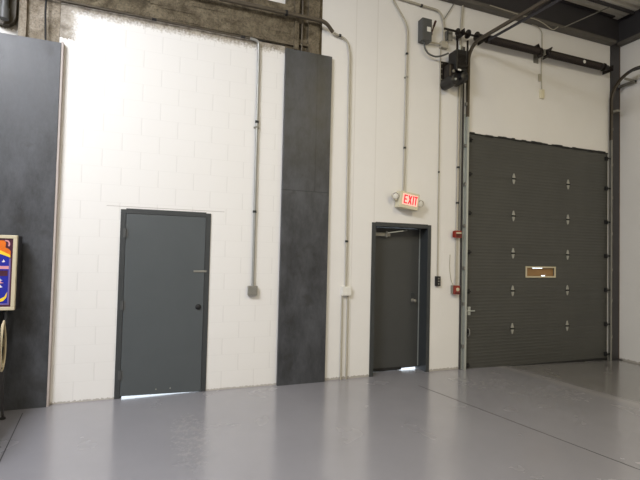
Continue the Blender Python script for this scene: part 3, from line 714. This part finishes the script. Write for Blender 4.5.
art('print_curl', 'pink', ring_ + [(ix1-.045+.022*math.cos(a*.35), gz1-.055+.027*math.sin(a*.35)) for a in range(6, -3, -1)], 3)
art('print_band', 'pink', [(ix0, gz1-.305), (ix1-.014, gz1-.305), (ix1-.014, gz1-.275), (ix0, gz1-.275)], 3)
art('print_band', 'maroon', [(ix0, gz1-.375), (ix1-.02, gz1-.375), (ix1-.02, gz1-.32), (ix0, gz1-.32)], 3)
random.seed(3)
for k in range(16):
    cx = ix1-.03-.2*random.random(); cz = gz1-.41-.13*random.random(); w = .012+.02*random.random(); h = .01+.018*random.random()
    art('print_spark', ('lightp', 'redp', 'pink')[k % 3], [(cx-w, cz), (cx-w*.2, cz+h*.3), (cx+w*.1, cz+h), (cx+w*.4, cz+h*.2), (cx+w, cz-h*.2), (cx, cz-h*.5)], 4+k % 3)
art('print_star', 'lightp', [(ix1-.075, gz1-.235), (ix1-.066, gz1-.226), (ix1-.06, gz1-.21), (ix1-.052, gz1-.224), (ix1-.045, gz1-.23), (ix1-.06, gz1-.238)], 4)
art('print_crescent', 'yellow', [(ix1-.016, gz0+.15), (ix1-.04, gz0+.10), (ix1-.09, gz0+.072), (ix1-.20, gz0+.07), (ix1-.20, gz0+.04), (ix1-.10, gz0+.042), (ix1-.05, gz0+.058), (ix1-.024, gz0+.09)], 4)
# cabinet runs out towards the viewer
cb = B(); prof = [(-.34, .62), (-.34, .98), (-1.72, .86), (-1.72, .50)]
va = [cb.bm.verts.new((-1.98, y, z)) for y, z in prof]; vb = [cb.bm.verts.new((-1.415, y, z)) for y, z in prof]
cb.bm.faces.new(va); cb.bm.faces.new(vb[::-1])
for k in range(4): cb.bm.faces.new((va[k], vb[k], vb[(k+1) % 4], va[(k+1) % 4]))
cb.build('cabinet', M['cab'], t)
B().box(-1.93, -1.44, -.34, -.19, .94, 1.09).build('neck', M['cab'], t)
B().box(-1.97, -1.425, -1.70, -.40, .0, .004, rot=Matrix.Rotation(math.radians(5), 3, 'X')).rot(0, 'X', (0, 0, 0)).build('top_glass', M['rubber'], t).location.z = .925
for lx, ly in ((-1.40, -.36), (-1.99, -.36), (-1.40, -1.70), (-1.99, -1.70)):
    lg = B(); s = 1 if lx > -1.7 else -1; s2 = 1 if ly > -1 else -1
    lg.cyl((lx+s*.03, ly+s2*.03, .02), (lx, ly, .72), .013, .026, n=4)
    lg = lg.build('leg', M['steel'], t)
    B().lathe((lx+s*.03, ly+s2*.03, 0), (0, 0, 1), [(0, .028), (.012, .028), (.02, .012), (.05, .010)]).build('leveller_foot', M['rubber'], lg, smooth=True)
b = B().tube([(-1.385, -.33, 1.09), (-1.375, -.33, 1.02), (-1.385, -.34, .93), (-1.40, -.36, .80)], .016, fil=.05)
b.build('cable_hook', M['rubber'], t)
b = B()
for k in range(5):
    P = []; ph = random.random()*.02
    for i in range(25):
        a = 2*math.pi*i/24
        P.append((-1.388+.005*k+.004*math.sin(a*2+k), -.375-.012*k+(.055+.008*k)*math.sin(a)*.8, .765-.008*k+ph+(.19+.012*k)*math.cos(a)))
    b.tube(P, .008, n=6)
tag(b.build('cord_coil', M['cord'], origin=(-1.39, -.34, .53), smooth=True), 'cream cord hanging in long loops under the pinball backglass', 'cord')

# ------------------------------------------------------------------ light
def area(name, loc, to, size, energy, col, size_y=None):
    l = bpy.data.lights.new(name, 'AREA'); l.energy = energy; l.color = col[:3]; l.size = size
    if size_y: l.shape = 'RECTANGLE'; l.size_y = size_y
    o = bpy.data.objects.new(name, l); COL.objects.link(o); o.location = loc
    o.rotation_euler = (Vector(to)-Vector(loc)).to_track_quat('-Z', 'Y').to_euler(); return o
area('skylight', (-3.0, -4.4, 6.05), (-1.2, -1.6, 0), 2.2, 630, (.92, .94, 1.0))
area('unseen_overhead_lamp', (-2.5, -1.9, 6.0), (-2.3, -1.7, 0), .6, 48, (.86, .90, 1.0))
area('unseen_overhead_lamp', (4.2, -6.2, 6.0), (4.4, -5.2, 0), 1.2, 165, (1.0, .85, .52))
area('unseen_overhead_lamp', (-1.0, -10.5, 6.0), (-1.0, -10.0, 0), 1.2, 260, (1.0, .94, .84))  # unseen rear light added as warm fill
w = bpy.data.worlds.new('World'); sc.world = w; w.use_nodes = True
bgn = w.node_tree.nodes['Background']; bgn.inputs[0].default_value = (.80, .90, 1.0, 1); bgn.inputs[1].default_value = 3.0

# ------------------------------------------------------------------ camera
D, cz, yaw, pitch, roll, f = 5.55011, 1.7304, 0.36043, 0.02962, 0.02359, 436.10108
fw = Vector((math.sin(yaw)*math.cos(pitch), math.cos(yaw)*math.cos(pitch), math.sin(pitch)))
rt = Vector((math.cos(yaw), -math.sin(yaw), 0)); up = rt.cross(fw)
r2 = rt*math.cos(roll)+up*math.sin(roll); u2 = -rt*math.sin(roll)+up*math.cos(roll)
cam = bpy.data.cameras.new('camera'); cam.sensor_width = 36; cam.lens = f/640*36; cam.clip_start = .05
co = bpy.data.objects.new('camera', cam); COL.objects.link(co)
m = Matrix.Identity(4)
for i in range(3): m[i][0], m[i][1], m[i][2] = r2[i], u2[i], -fw[i]
m[0][3], m[1][3], m[2][3] = 0, -D, cz
co.matrix_world = m; sc.camera = co

sc.view_settings.view_transform = 'Standard'; sc.view_settings.look = 'None'
sc.view_settings.exposure = 0.13; sc.view_settings.gamma = 1; sc.view_settings.use_curve_mapping = False
sc.cycles.use_denoising = True
sc.cycles.max_bounces = 10; sc.cycles.diffuse_bounces = 6
sc.cycles.sample_clamp_indirect = 1.5; sc.cycles.blur_glossy = 1.0; sc.cycles.caustics_reflective = False; sc.cycles.caustics_refractive = False
